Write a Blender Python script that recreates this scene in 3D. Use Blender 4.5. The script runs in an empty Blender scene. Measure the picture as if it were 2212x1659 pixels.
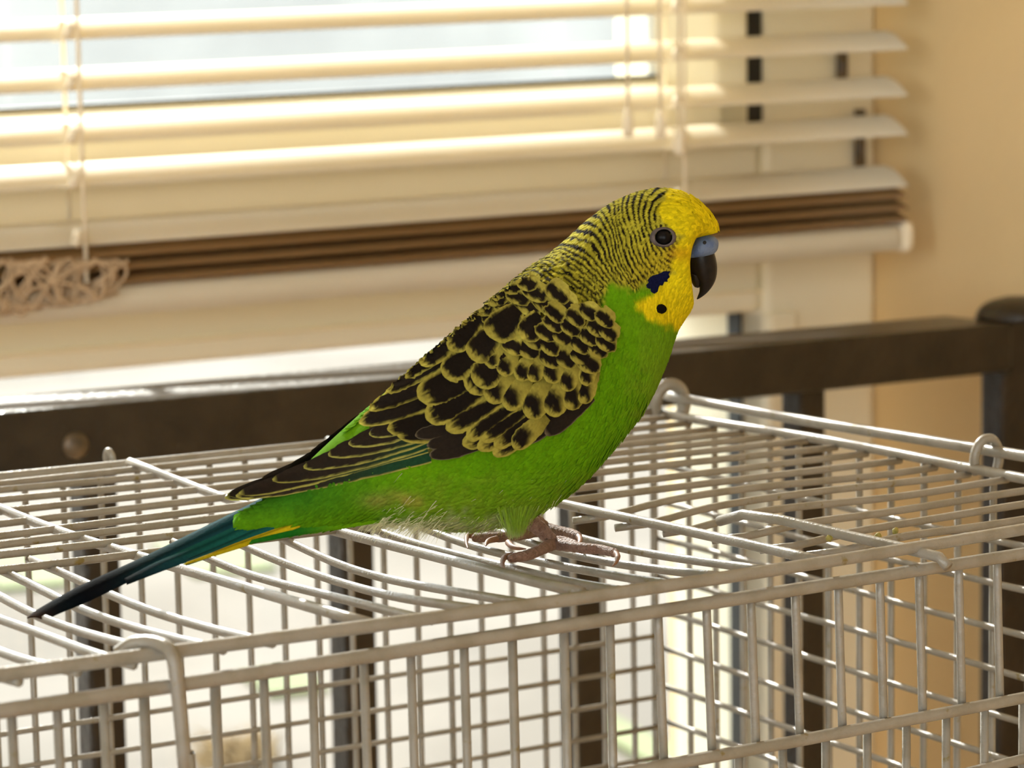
import bpy, bmesh, math, random
import numpy as np
from mathutils import Vector, Matrix, noise
from mathutils.bvhtree import BVHTree

random.seed(7)
rng = np.random.default_rng(7)
R = math.radians
scene = bpy.context.scene
COL = scene.collection

# ------------------------------------------------------------------ camera
F_PX, CX, CY = 5521.0, 1106.0, 829.5            # focal length in pixels of the 2212x1659 frame
CAM = np.array([-0.4497, -0.6381, 1.1056])      # world origin: below the cage's back right top corner
_p, _r, _y = R(7.0), R(-1.0), R(31.85)
FW = np.array([math.sin(_y)*math.cos(_p), math.cos(_y)*math.cos(_p), -math.sin(_p)])
_rt = np.array([math.cos(_y), -math.sin(_y), 0.0]); _up = np.cross(_rt, FW)
RT = _rt*math.cos(_r) + _up*math.sin(_r)
UP = -_rt*math.sin(_r) + _up*math.cos(_r)
cam_data = bpy.data.cameras.new('camera'); cam = bpy.data.objects.new('camera', cam_data); COL.objects.link(cam)
cam.matrix_world = Matrix(((RT[0], UP[0], -FW[0], CAM[0]), (RT[1], UP[1], -FW[1], CAM[1]), (RT[2], UP[2], -FW[2], CAM[2]), (0, 0, 0, 1)))
cam_data.sensor_width = 36.0; cam_data.lens = F_PX/2212*36.0
cam_data.clip_start = 0.02; cam_data.clip_end = 300
cam_data.dof.use_dof = True; cam_data.dof.focus_distance = 0.575; cam_data.dof.aperture_fstop = 27.0
scene.camera = cam

# ------------------------------------------------------------------ world, light, exposure
world = bpy.data.worlds.new('world'); scene.world = world; world.use_nodes = True
bg = world.node_tree.nodes['Background']; bg.inputs[0].default_value = (0.94, 0.98, 1.0, 1); bg.inputs[1].default_value = 1.0
sun_d = bpy.data.lights.new('sun', 'SUN'); sun_d.energy = 3.1; sun_d.angle = R(1.5); sun_d.color = (1.0, 0.965, 0.91)
sun = bpy.data.objects.new('sun', sun_d); COL.objects.link(sun)
sun.rotation_euler = Vector((-0.185, -0.86, -0.525)).to_track_quat('-Z', 'Y').to_euler()
vs = scene.view_settings
vs.view_transform = 'Standard'; vs.look = 'None'; vs.gamma = 1.0; vs.use_curve_mapping = False
vs.exposure = 2.6
try:
    scene.cycles.max_bounces = 10; scene.cycles.diffuse_bounces = 6; scene.cycles.transparent_max_bounces = 12
    scene.cycles.sample_clamp_indirect = 4.0; scene.cycles.caustics_reflective = False; scene.cycles.caustics_refractive = False
except Exception:
    pass

# ------------------------------------------------------------------ pixels to places
def ray(x, y): return FW + RT*((x-CX)/F_PX) - UP*((y-CY)/F_PX)
def on_z(x, y, z): d = ray(x, y); return CAM + d*((z-CAM[2])/d[2])
def on_plane(x, y, P, n): d = ray(x, y); return CAM + d*(((P-CAM) @ n)/(d @ n))
def project(P):
    Q = P - CAM; w = Q @ FW
    return CX + F_PX*(Q @ RT)/w, CY - F_PX*(Q @ UP)/w

# ------------------------------------------------------------------ helpers
def mesh_obj(name, verts, faces, mat=None, parent=None, smooth=True, cols=None):
    me = bpy.data.meshes.new(name)
    me.from_pydata([tuple(map(float, v)) for v in verts], [], [tuple(map(int, f)) for f in faces]); me.update()
    if smooth: me.polygons.foreach_set('use_smooth', [True]*len(me.polygons))
    if cols is not None:
        ca = me.color_attributes.new('col', 'FLOAT_COLOR', 'POINT')
        c4 = np.ones((len(verts), 4), np.float32); c4[:, :3] = cols; ca.data.foreach_set('color', c4.ravel())
    if mat: me.materials.append(mat)
    o = bpy.data.objects.new(name, me); COL.objects.link(o)
    if parent: o.parent = parent
    return o
def tag(o, label=None, cat=None, group=None, kind=None):
    if label: o['label'] = label
    if cat: o['category'] = cat
    if group: o['group'] = group
    if kind: o['kind'] = kind
    return o
def empty(name, loc=(0, 0, 0)):
    o = bpy.data.objects.new(name, None); COL.objects.link(o); o.location = loc; o.empty_display_size = 0.02
    return o
def place_root(name, loc):
    """Empty at a thing's base; its parts are built in world coordinates and get the inverse as parent matrix."""
    return empty(name, loc)
def adopt(o, root):
    def wm(q):
        b = Matrix.Translation(q.location)
        return b if q.parent is None else wm(q.parent) @ q.matrix_parent_inverse @ b
    o.parent = root; o.matrix_parent_inverse = wm(root).inverted()
    return o
def tube(pts, rad, segs=8, closed=False):
    P = np.array(pts, float); n = len(P); rad = np.broadcast_to(np.array(rad, float), (n,))
    T = np.gradient(P, axis=0) if not closed else np.roll(P, -1, 0)-np.roll(P, 1, 0)
    T /= np.linalg.norm(T, axis=1)[:, None]+1e-12
    ref = np.array([0, 0, 1.0]) if abs(T[0][2]) < .9 else np.array([1.0, 0, 0])
    N = np.cross(T[0], ref); N /= np.linalg.norm(N)
    V = []; ang = np.linspace(0, 2*math.pi, segs, endpoint=False)
    for i in range(n):
        N = N - T[i]*(N @ T[i]); N /= np.linalg.norm(N)+1e-12; B = np.cross(T[i], N)
        V.append(P[i] + rad[i]*(np.cos(ang)[:, None]*N + np.sin(ang)[:, None]*B))
    V = np.concatenate(V); Fc = []
    m = n if closed else n-1
    for i in range(m):
        a, b = i*segs, ((i+1) % n)*segs
        for j in range(segs): k = (j+1) % segs; Fc.append((a+j, a+k, b+k, b+j))
    if not closed:
        Fc.append(tuple(range(segs-1, -1, -1))); Fc.append(tuple(range((n-1)*segs, n*segs)))
    return V, Fc
class MB:
    def __init__(s): s.v = []; s.f = []
    def add(s, V, Fc):
        o = len(s.v); s.v += [tuple(q) for q in V]; s.f += [tuple(i+o for i in q) for q in Fc]; return s
    def box(s, a, b, M=None):
        (x0, y0, z0), (x1, y1, z1) = a, b
        V = [(x0, y0, z0), (x1, y0, z0), (x1, y1, z0), (x0, y1, z0), (x0, y0, z1), (x1, y0, z1), (x1, y1, z1), (x0, y1, z1)]
        if M: V = [M(*q) for q in V]
        return s.add(V, [(0, 3, 2, 1), (4, 5, 6, 7), (0, 1, 5, 4), (1, 2, 6, 5), (2, 3, 7, 6), (3, 0, 4, 7)])
    def tube(s, pts, rad, segs=8): return s.add(*tube(pts, rad, segs))
    def make(s, name, mat, root=None, smooth=False, bevel=0, seg=2, shade=True):
        o = mesh_obj(name, s.v, s.f, mat, None, smooth)
        if bevel:
            b = o.modifiers.new('bevel', 'BEVEL'); b.width = bevel; b.segments = seg; b.limit_method = 'ANGLE'; b.harden_normals = False
        if root: adopt(o, root)
        return o
def catmull(A, k):
    A = np.array(A, float); k = np.clip(np.asarray(k, float), 0, len(A)-1-1e-9); i = np.floor(k).astype(int); t = (k-i)[..., None]
    g = lambda j: A[np.clip(j, 0, len(A)-1)]
    p0, p1, p2, p3 = g(i-1), g(i), g(i+1), g(i+2)
    return .5*((2*p1)+(-p0+p2)*t+(2*p0-5*p1+4*p2-p3)*t*t+(-p0+3*p1-3*p2+p3)*t**3)
def smoothpath(pts, n):
    return catmull(pts, np.linspace(0, len(pts)-1, n))

# ------------------------------------------------------------------ materials
def srgb(r, g, b):
    f = lambda c: (c/255/12.92) if c/255 <= .04045 else ((c/255+.055)/1.055)**2.4
    return (f(r), f(g), f(b), 1)
def mat(name, col, rough=.5, metal=0.0, spec=.5):
    m = bpy.data.materials.new(name); m.use_nodes = True; b = m.node_tree.nodes['Principled BSDF']
    b.inputs['Base Color'].default_value = col; b.inputs['Roughness'].default_value = rough; b.inputs['Metallic'].default_value = metal
    b.inputs['Specular IOR Level'].default_value = spec
    return m
def noisy(name, c1, c2, scale, rough=.6, metal=0.0, lo=.4, hi=.6, bump=0.0, bscale=None, detail=4, spec=.5, stretch=None, rvar=0.0):
    m = mat(name, c1, rough, metal, spec); nt = m.node_tree; b = nt.nodes['Principled BSDF']
    tc = nt.nodes.new('ShaderNodeTexCoord'); src = tc.outputs['Object']
    if stretch:
        mp = nt.nodes.new('ShaderNodeMapping'); mp.inputs['Scale'].default_value = stretch; nt.links.new(src, mp.inputs[0]); src = mp.outputs[0]
    n = nt.nodes.new('ShaderNodeTexNoise'); n.inputs['Scale'].default_value = scale; n.inputs['Detail'].default_value = detail; nt.links.new(src, n.inputs['Vector'])
    rp = nt.nodes.new('ShaderNodeValToRGB'); rp.color_ramp.elements[0].position = lo; rp.color_ramp.elements[1].position = hi
    rp.color_ramp.elements[0].color = c1; rp.color_ramp.elements[1].color = c2
    nt.links.new(n.outputs[0], rp.inputs[0]); nt.links.new(rp.outputs[0], b.inputs['Base Color'])
    if bump:
        n2 = nt.nodes.new('ShaderNodeTexNoise'); n2.inputs['Scale'].default_value = bscale or scale*3; n2.inputs['Detail'].default_value = 5; nt.links.new(src, n2.inputs['Vector'])
        bp = nt.nodes.new('ShaderNodeBump'); bp.inputs['Strength'].default_value = bump; bp.inputs['Distance'].default_value = .002
        nt.links.new(n2.outputs[0], bp.inputs['Height']); nt.links.new(bp.outputs[0], b.inputs['Normal'])
    return m
M = {}
M['plaster'] = noisy('beige_plaster', (.76, .57, .30, 1), (.80, .61, .34, 1), 3.0, .85, bump=.25, bscale=160)
M['ceiling'] = noisy('white_ceiling_paint', (.80, .77, .70, 1), (.84, .81, .74, 1), 2.0, .9)
M['floor'] = noisy('wood_floor', (.30, .17, .08, 1), (.42, .26, .13, 1), 2.5, .45, stretch=(1, 12, 1))
M['pvc'] = noisy('cream_window_plastic', (.86, .79, .60, 1), (.88, .82, .64, 1), 4, .35)
M['gasket'] = mat('black_rubber_gasket', (.012, .013, .01, 1), .55)
M['slat'] = noisy('cream_blind_slat', (.84, .77, .61, 1), (.87, .80, .65, 1), 5, .38)
def add_translucency(m, f):
    nt = m.node_tree; b = nt.nodes['Principled BSDF']; o = nt.nodes['Material Output']; t = nt.nodes.new('ShaderNodeBsdfTranslucent'); x = nt.nodes.new('ShaderNodeMixShader')
    x.inputs[0].default_value = f; src = b.inputs['Base Color'].links[0].from_socket; nt.links.new(src, t.inputs[0])
    nt.links.new(b.outputs[0], x.inputs[1]); nt.links.new(t.outputs[0], x.inputs[2]); nt.links.new(x.outputs[0], o.inputs[0])
add_translucency(M['slat'], .36)
M['cord'] = mat('cream_cord', (.86, .76, .58, 1), .8)
M['tangle'] = mat('tan_cord', (.50, .36, .22, 1), .85)
M['slat_shaded'] = noisy('shaded_lower_slat', (.21, .115, .042, 1), (.25, .14, .055, 1), 5, .45)  # stacked slats: the shade of the stack is put into this brown
M['steel'] = noisy('brown_painted_steel', (.013, .0085, .0045, 1), (.030, .020, .011, 1), 60, .28, 0.0, .35, .7, bump=.35, bscale=350)
M['steel_plug'] = noisy('worn_plug', (.16, .11, .06, 1), (.07, .05, .03, 1), 150, .4)
M['tray'] = mat('grey_plastic_tray', (.25, .27, .28, 1), .45)
M['table'] = noisy('table_wood', (.28, .16, .08, 1), (.36, .22, .11, 1), 4, .5, stretch=(1, 10, 1))
M['paving'] = noisy('grey_paving', (.084, .073, .061, 1), (.112, .098, .083, 1), .9, .95, spec=.08)
M['grass'] = noisy('lawn', (.060, .070, .018, 1), (.080, .090, .028, 1), 3, .95)
M['yardwall'] = noisy('pale_render', (.25, .25, .245, 1), (.32, .32, .31, 1), .7, .95, lo=.35, hi=.65)

def wire_material():
    m = noisy('white_enamelled_wire', (.30, .275, .235, 1), (.255, .23, .185, 1), 120, .26, 0, .45, .62, bump=.15, bscale=1400, spec=.55)
    nt = m.node_tree; b = nt.nodes['Principled BSDF']; ramp = [n for n in nt.nodes if n.type == 'VALTORGB'][0]
    tc = [n for n in nt.nodes if n.type == 'TEX_COORD'][0]
    n = nt.nodes.new('ShaderNodeTexNoise'); n.inputs['Scale'].default_value = 260; n.inputs['Detail'].default_value = 6; nt.links.new(tc.outputs['Object'], n.inputs['Vector'])
    rp = nt.nodes.new('ShaderNodeValToRGB'); rp.color_ramp.elements[0].position = .66; rp.color_ramp.elements[1].position = .74
    rp.color_ramp.elements[0].color = (0, 0, 0, 1); rp.color_ramp.elements[1].color = (1, 1, 1, 1)
    mx = nt.nodes.new('ShaderNodeMix'); mx.data_type = 'RGBA'
    nt.links.new(n.outputs[0], rp.inputs[0]); nt.links.new(rp.outputs[0], mx.inputs['Factor'])
    nt.links.new(ramp.outputs[0], mx.inputs['A']); mx.inputs['B'].default_value = (.20, .15, .05, 1)
    nt.links.new(mx.outputs['Result'], b.inputs['Base Color'])
    return m
M['wire'] = wire_material()
def glass_material():
    m = bpy.data.materials.new('window_glass'); m.use_nodes = True; nt = m.node_tree; nt.nodes.clear()
    o = nt.nodes.new('ShaderNodeOutputMaterial'); t = nt.nodes.new('ShaderNodeBsdfTransparent'); g = nt.nodes.new('ShaderNodeBsdfGlossy'); x = nt.nodes.new('ShaderNodeMixShader'); fr = nt.nodes.new('ShaderNodeFresnel')
    t.inputs[0].default_value = (.96, .98, .97, 1); g.inputs['Roughness'].default_value = .02; fr.inputs[0].default_value = 1.45
    nt.links.new(fr.outputs[0], x.inputs[0]); nt.links.new(t.outputs[0], x.inputs[1]); nt.links.new(g.outputs[0], x.inputs[2]); nt.links.new(x.outputs[0], o.inputs[0])
    return m
M['glass'] = glass_material()
def feather_material(name, trans=.25, rough=.6):
    m = bpy.data.materials.new(name); m.use_nodes = True; nt = m.node_tree; b = nt.nodes['Principled BSDF']; o = nt.nodes['Material Output']
    a = nt.nodes.new('ShaderNodeVertexColor'); a.layer_name = 'col'
    tc = nt.nodes.new('ShaderNodeTexCoord'); n = nt.nodes.new('ShaderNodeTexNoise'); n.inputs['Scale'].default_value = 1500; n.inputs['Detail'].default_value = 3
    nt.links.new(tc.outputs['Object'], n.inputs['Vector'])
    hs = nt.nodes.new('ShaderNodeMapRange'); hs.inputs['To Min'].default_value = .72; hs.inputs['To Max'].default_value = 1.28; nt.links.new(n.outputs[0], hs.inputs['Value'])
    mul = nt.nodes.new('ShaderNodeVectorMath'); mul.operation = 'SCALE'; nt.links.new(a.outputs[0], mul.inputs[0]); nt.links.new(hs.outputs[0], mul.inputs['Scale'])
    nt.links.new(mul.outputs[0], b.inputs['Base Color']); b.inputs['Roughness'].default_value = rough; b.inputs['Specular IOR Level'].default_value = .06
    tr = nt.nodes.new('ShaderNodeBsdfTranslucent'); nt.links.new(mul.outputs[0], tr.inputs[0])
    mx = nt.nodes.new('ShaderNodeMixShader'); mx.inputs[0].default_value = trans
    nt.links.new(b.outputs[0], mx.inputs[1]); nt.links.new(tr.outputs[0], mx.inputs[2]); nt.links.new(mx.outputs[0], o.inputs[0])
    bp = nt.nodes.new('ShaderNodeBump'); bp.inputs['Strength'].default_value = .3; bp.inputs['Distance'].default_value = .0003
    nt.links.new(n.outputs[0], bp.inputs['Height']); nt.links.new(bp.outputs[0], b.inputs['Normal'])
    return m
M['feather'] = feather_material('soft_feather', .30, .9)
M['quill'] = feather_material('flight_feather', .10, .85)
M['skin'] = noisy('scaly_pink_skin', (.30, .17, .13, 1), (.42, .26, .20, 1), 900, .55, bump=.9, bscale=2200, lo=.35, hi=.65)
M['claw'] = noisy('brown_claw', (.20, .095, .055, 1), (.28, .14, .08, 1), 500, .55)
M['beak'] = noisy('black_horn_beak', (.006, .005, .005, 1), (.012, .010, .009, 1), 700, .30, spec=.25)
M['cere'] = noisy('blue_grey_cere', (.075, .13, .29, 1), (.13, .19, .33, 1), 600, .45, bump=.3, bscale=1800)
M['nostril'] = mat('dark_nostril', (.008, .008, .01, 1), .6)
M['eye'] = mat('black_eye', (.005, .004, .004, 1), .30, spec=.12)
M['eyering'] = noisy('pink_grey_eye_ring', (.065, .048, .046, 1), (.10, .074, .070, 1), 900, .6)

# ------------------------------------------------------------------ the room, in the window's own axes
PSI, TAU = R(-10.0), math.tan(R(1.7))
WX = np.array([math.cos(PSI), math.sin(PSI), 0]); WY = np.array([-math.sin(PSI), math.cos(PSI), 0])
_d = ray(0, 300); WO = CAM + _d*1.08
def W(x, y, z, shear=True):                      # window axes: x along the window, y outwards; everything in the window slopes a little
    P = WO*np.array([1, 1, 0]) + WX*x + WY*y
    return (P[0], P[1], z + (TAU*x if shear else 0))
def WN(x, y, z): return W(x, y, z, False)
def wpx(px, py, yw):
    P = on_plane(px, py, WO + WY*yw, WY); x = (P-WO) @ WX
    return x, P[2]-TAU*x
XR = wpx(1893, 300, .05)[0]                      # the side wall the window meets
XL, YB, ZC = XR-3.7, -3.3, 2.6
WTOP, WLEFT = 2.25, XR-1.9                       # window opening
def struct(o): return tag(o, kind='structure')
struct(MB().box((XL-.15, YB-.15, -.12), (XR+.15, .30, 0.0), WN).make('floor', M['floor']))
struct(MB().box((XL-.15, YB-.15, ZC), (XR+.15, .30, ZC+.12), WN).make('ceiling', M['ceiling']))
struct(MB().box((XR, YB, 0), (XR+.15, .30, ZC), WN).make('wall_right', M['plaster']))
LY0, LY1, LZ0, LZ1 = -2.9, -1.3, .7, 2.3       # unseen window added in the left wall for fill light
struct(MB().box((XL-.15, YB, 0), (XL, LY0, ZC), WN).box((XL-.15, LY1, 0), (XL, .30, ZC), WN).box((XL-.15, LY0, 0), (XL, LY1, LZ0), WN).box((XL-.15, LY0, LZ1), (XL, LY1, ZC), WN).make('wall_left', M['plaster']))
w3 = struct(MB().box((XL-.10, LY0, LZ0), (XL-.04, LY0+.06, LZ1), WN).box((XL-.10, LY1-.06, LZ0), (XL-.04, LY1, LZ1), WN).box((XL-.10, LY0+.06, LZ0), (XL-.04, LY1-.06, LZ0+.06), WN).box((XL-.10, LY0+.06, LZ1-.06), (XL-.04, LY1-.06, LZ1), WN).make('fill_window_3', M['pvc'], bevel=.004))
adopt(MB().box((XL-.075, LY0+.06, LZ0+.06), (XL-.070, LY1-.06, LZ1-.06), WN).make('pane', M['glass']), w3)
mb = MB().box((XL, .06, 0), (WLEFT, .24, ZC), WN).box((WLEFT, .06, WTOP+.03), (XR, .24, ZC), WN).box((WLEFT, .06, 0), (XR, .24, .10), WN)
struct(mb.make('wall_window', M['plaster']))
# the wall behind gets an added window, out of view, to brighten the room
BX0, BX1, BZ0, BZ1 = XR-3.2, XR-.8, .6, 2.3
mb = MB().box((XL, YB-.15, 0), (BX0, YB, ZC), WN).box((BX1, YB-.15, 0), (XR, YB, ZC), WN).box((BX0, YB-.15, 0), (BX1, YB, BZ0), WN).box((BX0, YB-.15, BZ1), (BX1, YB, ZC), WN)
struct(mb.make('wall_back', M['plaster']))
w2 = struct(MB().box((BX0, YB-.10, BZ0), (BX0+.06, YB-.04, BZ1), WN).box((BX1-.06, YB-.10, BZ0), (BX1, YB-.04, BZ1), WN).box((BX0+.06, YB-.10, BZ0), (BX1-.06, YB-.04, BZ0+.06), WN).box((BX0+.06, YB-.10, BZ1-.06), (BX1-.06, YB-.04, BZ1), WN).make('fill_window_2', M['pvc'], bevel=.004))
adopt(MB().box((BX0+.06, YB-.075, BZ0+.06), (BX1-.06, YB-.070, BZ1-.06), WN).make('pane', M['glass']), w2)
struct(MB().box((XL, YB, 0), (XR, YB+.015, .08), WN).make('baseboard_back', M['pvc']))

# the window itself: an opening sash above, a fixed pane below, a transom between
YF, YS, YG = .050, .040, .085                    # faces of frame and sash, plane of the glass
gx, gz = wpx(1433, 200, YG)[0], wpx(0, 241, YG)[1]        # upper glass: right edge, lower edge
sx1, sx2 = wpx(1452, 200, YS+.02)[0], wpx(1618, 200, YS)[0]
fx1 = wpx(1650, 200, YF)[0]
sz2 = wpx(0, 392, YS)[1]
lz = wpx(0, 812, YF+.02)[1]; lx = wpx(1600, 1000, YG-.010)[0]; lx2 = wpx(1633, 1000, YG-.010)[0]
w1 = struct(MB().box((fx1, YF, .02), (XR, .16, WTOP), W).box((WLEFT, YF, .02), (WLEFT+.09, .16, WTOP), W).box((WLEFT+.09, YF, WTOP-.08), (fx1, .16, WTOP), W).box((WLEFT+.09, YF, .02), (fx1, .16, .12), W)
            .box((WLEFT+.09, YF+.004, lz), (fx1, .16, sz2-.004), W).make('window_1', M['pvc'], bevel=.004, seg=3))
def bar_prof(name, pts2, axis, a, b, m, root):
    """extrude a 2D profile (depth, across) along x or z inside the window"""
    V = []; n = len(pts2)
    for s in (a, b):
        for (d, c) in pts2: V.append(W(s, d, c) if axis == 'x' else W(c, d, s))
    Fc = [(i, (i+1) % n, n+(i+1) % n, n+i) for i in range(n)] + [tuple(range(n-1, -1, -1)), tuple(range(n, 2*n))]
    o = mesh_obj(name, V, Fc, m, None, False); bm = bmesh.new(); bm.from_mesh(o.data); bmesh.ops.recalc_face_normals(bm, faces=bm.faces); bm.to_mesh(o.data); bm.free()
    bv = o.modifiers.new('bevel', 'BEVEL'); bv.width = .0025; bv.segments = 2; bv.limit_method = 'ANGLE'
    return adopt(o, root)
# sash members: flat face, then a sloping glazing bead down to the glass
xm = wpx(1545, 200, YS)[0]
bar_prof('sash_member', [(YS, sx2), (YS, xm), (YS+.022, sx1+.006), (YG-.006, sx1), (.13, sx1), (.13, sx2)], 'z', sz2+.002, WTOP-.085, M['pvc'], w1)
zm = gz-(gz-sz2)*.42
bar_prof('sash_member', [(YS, sz2), (YS, zm), (YS+.022, gz-.006), (YG-.006, gz), (.13, gz), (.13, sz2)], 'x', WLEFT+.095, sx2, M['pvc'], w1)
bar_prof('sash_member', [(YS, WLEFT+.095), (YS, WLEFT+.14), (YS+.022, WLEFT+.16), (.13, WLEFT+.16), (.13, WLEFT+.095)], 'z', sz2+.002, WTOP-.085, M['pvc'], w1)
# rubber seals
for a, b, c, d in ((gx-.001, sx1+.002, gz, WTOP-.085), (WLEFT+.155, gx, gz-.0005, gz+.0016)):
    adopt(MB().box((a, YG-.007, c), (b, YG+.004, d), W).make('rubber_seal', M['gasket']), w1)
adopt(MB().box((sx2, YS+.012, sz2), (fx1, .12, WTOP-.085), W).make('rubber_seal', M['gasket']), w1)
adopt(MB().box((lx, YG-.010, .12), (lx2+.004, YG+.004, lz), W).make('rubber_seal', M['gasket']), w1)
bar_prof('glazing_bead', [(YG-.012, lx2), (YF-.004, lx2+.010), (YF-.004, fx1), (YG+.005, fx1), (YG+.005, lx2+.004)], 'z', .12, lz, M['pvc'], w1)
bar_prof('glazing_bead', [(YF+.0, lz+.012), (YF+.022, lz-.001), (YG+.005, lz-.001), (YG+.005, lz+.012)], 'x', WLEFT+.09, lx2, M['pvc'], w1)
adopt(MB().box((WLEFT+.10, YG-.002, gz), (sx1+.004, YG+.002, WTOP-.06), W).make('pane', M['glass']), w1)
adopt(MB().box((WLEFT+.08, YG-.002, .11), (lx2, YG+.002, lz+.004), W).make('pane', M['glass']), w1)
# hinge knuckles on the frame
for px, py, dz in ((1823, 145, .010), (1862, 320, .014), (1862, 262, .006)):
    x, z = wpx(px, py, YF-.006)
    adopt(MB().tube([W(x, YF-.004, z-dz), W(x, YF-.004, z+dz)], .0030, 10).make('hinge_pin', M['steel_plug'], smooth=True), w1)

# ------------------------------------------------------------------ outside
struct(MB().box((-24, .30, -.45), (28, 24, -.30), WN).make('paving_ground', M['paving']))
for px, py, hx_, hy_ in ((1372, 1612, .045, .20), (40, 1240, .10, .25), (612, 1480, .07, .12), (460, 1210, .12, .25)):
    P = on_z(px, py, -.30); q = P-WO; x0, y0 = q @ WX, q @ WY
    tag(MB().box((x0-hx_, y0-hy_, -.30), (x0+hx_, y0+hy_, -.285), WN).make('lawn_patch', M['grass']), 'strip of green lawn set in pale paving outside the window', 'lawn', 'lawn patches in the yard', 'stuff')
struct(MB().box((-24, 22.0, -.30), (28, 22.3, 1.95), WN).make('wall_yard', M['yardwall']))

M['straw'] = noisy('dry_straw', (.13, .085, .035, 1), (.19, .13, .06, 1), 20, .9)
P = on_z(508, 1648, -.30); mbt = MB()
for k in range(150):
    a, q = random.uniform(0, 6.28), random.uniform(0, .085)
    b0 = np.array([P[0]+q*math.cos(a), P[1]+q*math.sin(a), -.302]); d_ = np.array([random.uniform(-.05, .05), random.uniform(-.05, .05), random.uniform(.03, .075)])
    mbt.tube([b0, b0+d_*.5, b0+d_+np.array([d_[0]*.4, d_[1]*.4, -.008])], [.006, .005, .001], 4)
tag(mbt.make('straw_tuft', M['straw']), 'tan tuft of dry straw lying on the paving outside the window', 'straw', None, 'stuff')

# ------------------------------------------------------------------ venetian blind
SD, SAG = .034, .0042
bx1 = wpx(1950, 300, -.012)[0]; bx0 = WLEFT+.06
def slat_mesh(tilt):
    nu, V, Fc = 11, [], []
    xs = np.linspace(bx0, bx1, 25)
    tl = R(tilt)
    prof = []
    for j in range(nu):
        q = -1+2*j/(nu-1); y = q*SD/2; z = SAG*(1-q*q)
        prof.append((y*math.cos(tl)-z*math.sin(tl)*0, z + y*math.sin(tl)))
    prof2 = prof + [(y, z-.0007) for y, z in reversed(prof)]
    n = len(prof2)
    for x in xs:
        for (y, z) in prof2: V.append((x, y, z))
    for i in range(len(xs)-1):
        for j in range(n):
            k = (j+1) % n; Fc.append((i*n+j, (i+1)*n+j, (i+1)*n+k, i*n+k))
    Fc.append(tuple(range(n-1, -1, -1))); Fc.append(tuple(range((len(xs)-1)*n, len(xs)*n)))
    return [W(*v) for v in V], Fc
blind = place_root('venetian_blind', W(0, 0, WTOP-.05, False))
tag(blind, 'cream venetian blind half lowered over the window, cords knotted at its lower rail', 'blind')
SV, SF = slat_mesh(13); SV2, SF2 = slat_mesh(1)
# front (lower) edges of the open slats at the picture's left border
front = [wpx(0, y, -SD/2)[1] for y in (89, 201, 316, 413)] + [wpx(0, 541, -SD/2)[1]]
FE = -SD/2*math.sin(R(13))
zs = [z-FE for z in front]
pitch = .0222
z = zs[0]+pitch
while z < WTOP-.08: zs.insert(0, z); z += pitch
zst = wpx(0, 572, -SD/2)[1]+.0009
zrb0, zrb1 = wpx(0, 706, -.020)[1], wpx(0, 640, -.020)[1]
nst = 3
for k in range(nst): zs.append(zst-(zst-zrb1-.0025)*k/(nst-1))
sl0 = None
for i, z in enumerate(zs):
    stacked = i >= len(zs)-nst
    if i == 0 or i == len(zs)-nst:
        sl0 = mesh_obj('slat', SV2 if stacked else SV, SF, M['slat_shaded' if stacked else 'slat']); o = sl0
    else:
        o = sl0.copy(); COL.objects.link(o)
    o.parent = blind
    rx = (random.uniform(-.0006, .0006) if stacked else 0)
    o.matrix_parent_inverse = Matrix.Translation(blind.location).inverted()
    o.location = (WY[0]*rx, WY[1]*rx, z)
# lower rail with an end cap, headrail
def rounded(y0, y1, z0, z1, r=.005):
    out = []
    for cy, cz, a0 in ((y1-r, z1-r, 0), (y0+r, z1-r, 90), (y0+r, z0+r, 180), (y1-r, z0+r, 270)):
        for a in (0, 30, 60, 90): out.append((cy+r*math.cos(R(a0+a)), cz+r*math.sin(R(a0+a))))
    return out
bar_prof('bottom_rail', rounded(-.017, .017, zrb0, zrb1), 'x', bx0, bx1-.003, M['slat'], blind)
bar_prof('end_cap', rounded(-.019, .019, zrb0-.001, zrb1+.002), 'x', bx1-.003, bx1+.003, M['cord'], blind)
bar_prof('headrail', rounded(-.02, .02, WTOP-.075, WTOP-.03), 'x', bx0, bx1, M['slat'], blind)
# ladder cords (front and back strand) and hanging cord ends
def cord(pts, r=.0009, name='ladder_cord'):
    V, Fc = tube(pts, r, 6); return adopt(mesh_obj(name, V, Fc, M['cord']), blind)
for px, yw in ((150, -.021), (118, .021), (1462, -.021), (1420, .021)):
    x, _ = wpx(px, 100, yw)
    pts = [W(x + .0015*math.sin(q*3.1)+.0035*q, yw, zrb1+.003+(WTOP-.08-zrb1)*(1-q)) for q in np.linspace(0, 1, 14)]
    cord(pts)
    for z in zs[:-nst]:
        if z < wpx(0, -80, 0)[1]: cord([W(x-.001, yw*.98, z-.004+.0), W(x+.001, yw*1.02, z+.002)], .0021, 'cord_knot')
for px, py in ((1357, 296), (1427, 300), (1468, 336)):
    x, z = wpx(px, py, -.026)
    V, Fc = tube([W(x, -.026, z), W(x, -.026, z+.004), W(x, -.026, z+.010), W(x, -.026, z+.013)], [.0022, .0028, .0022, .001], 10)
    adopt(mesh_obj('cord_tassel', V, Fc, M['cord']), blind)
    cord([W(x, -.026, z+.012), W(x+.0005, -.026, z+.2), W(x, -.024, WTOP-.07)], .0008, 'pull_cord')
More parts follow.
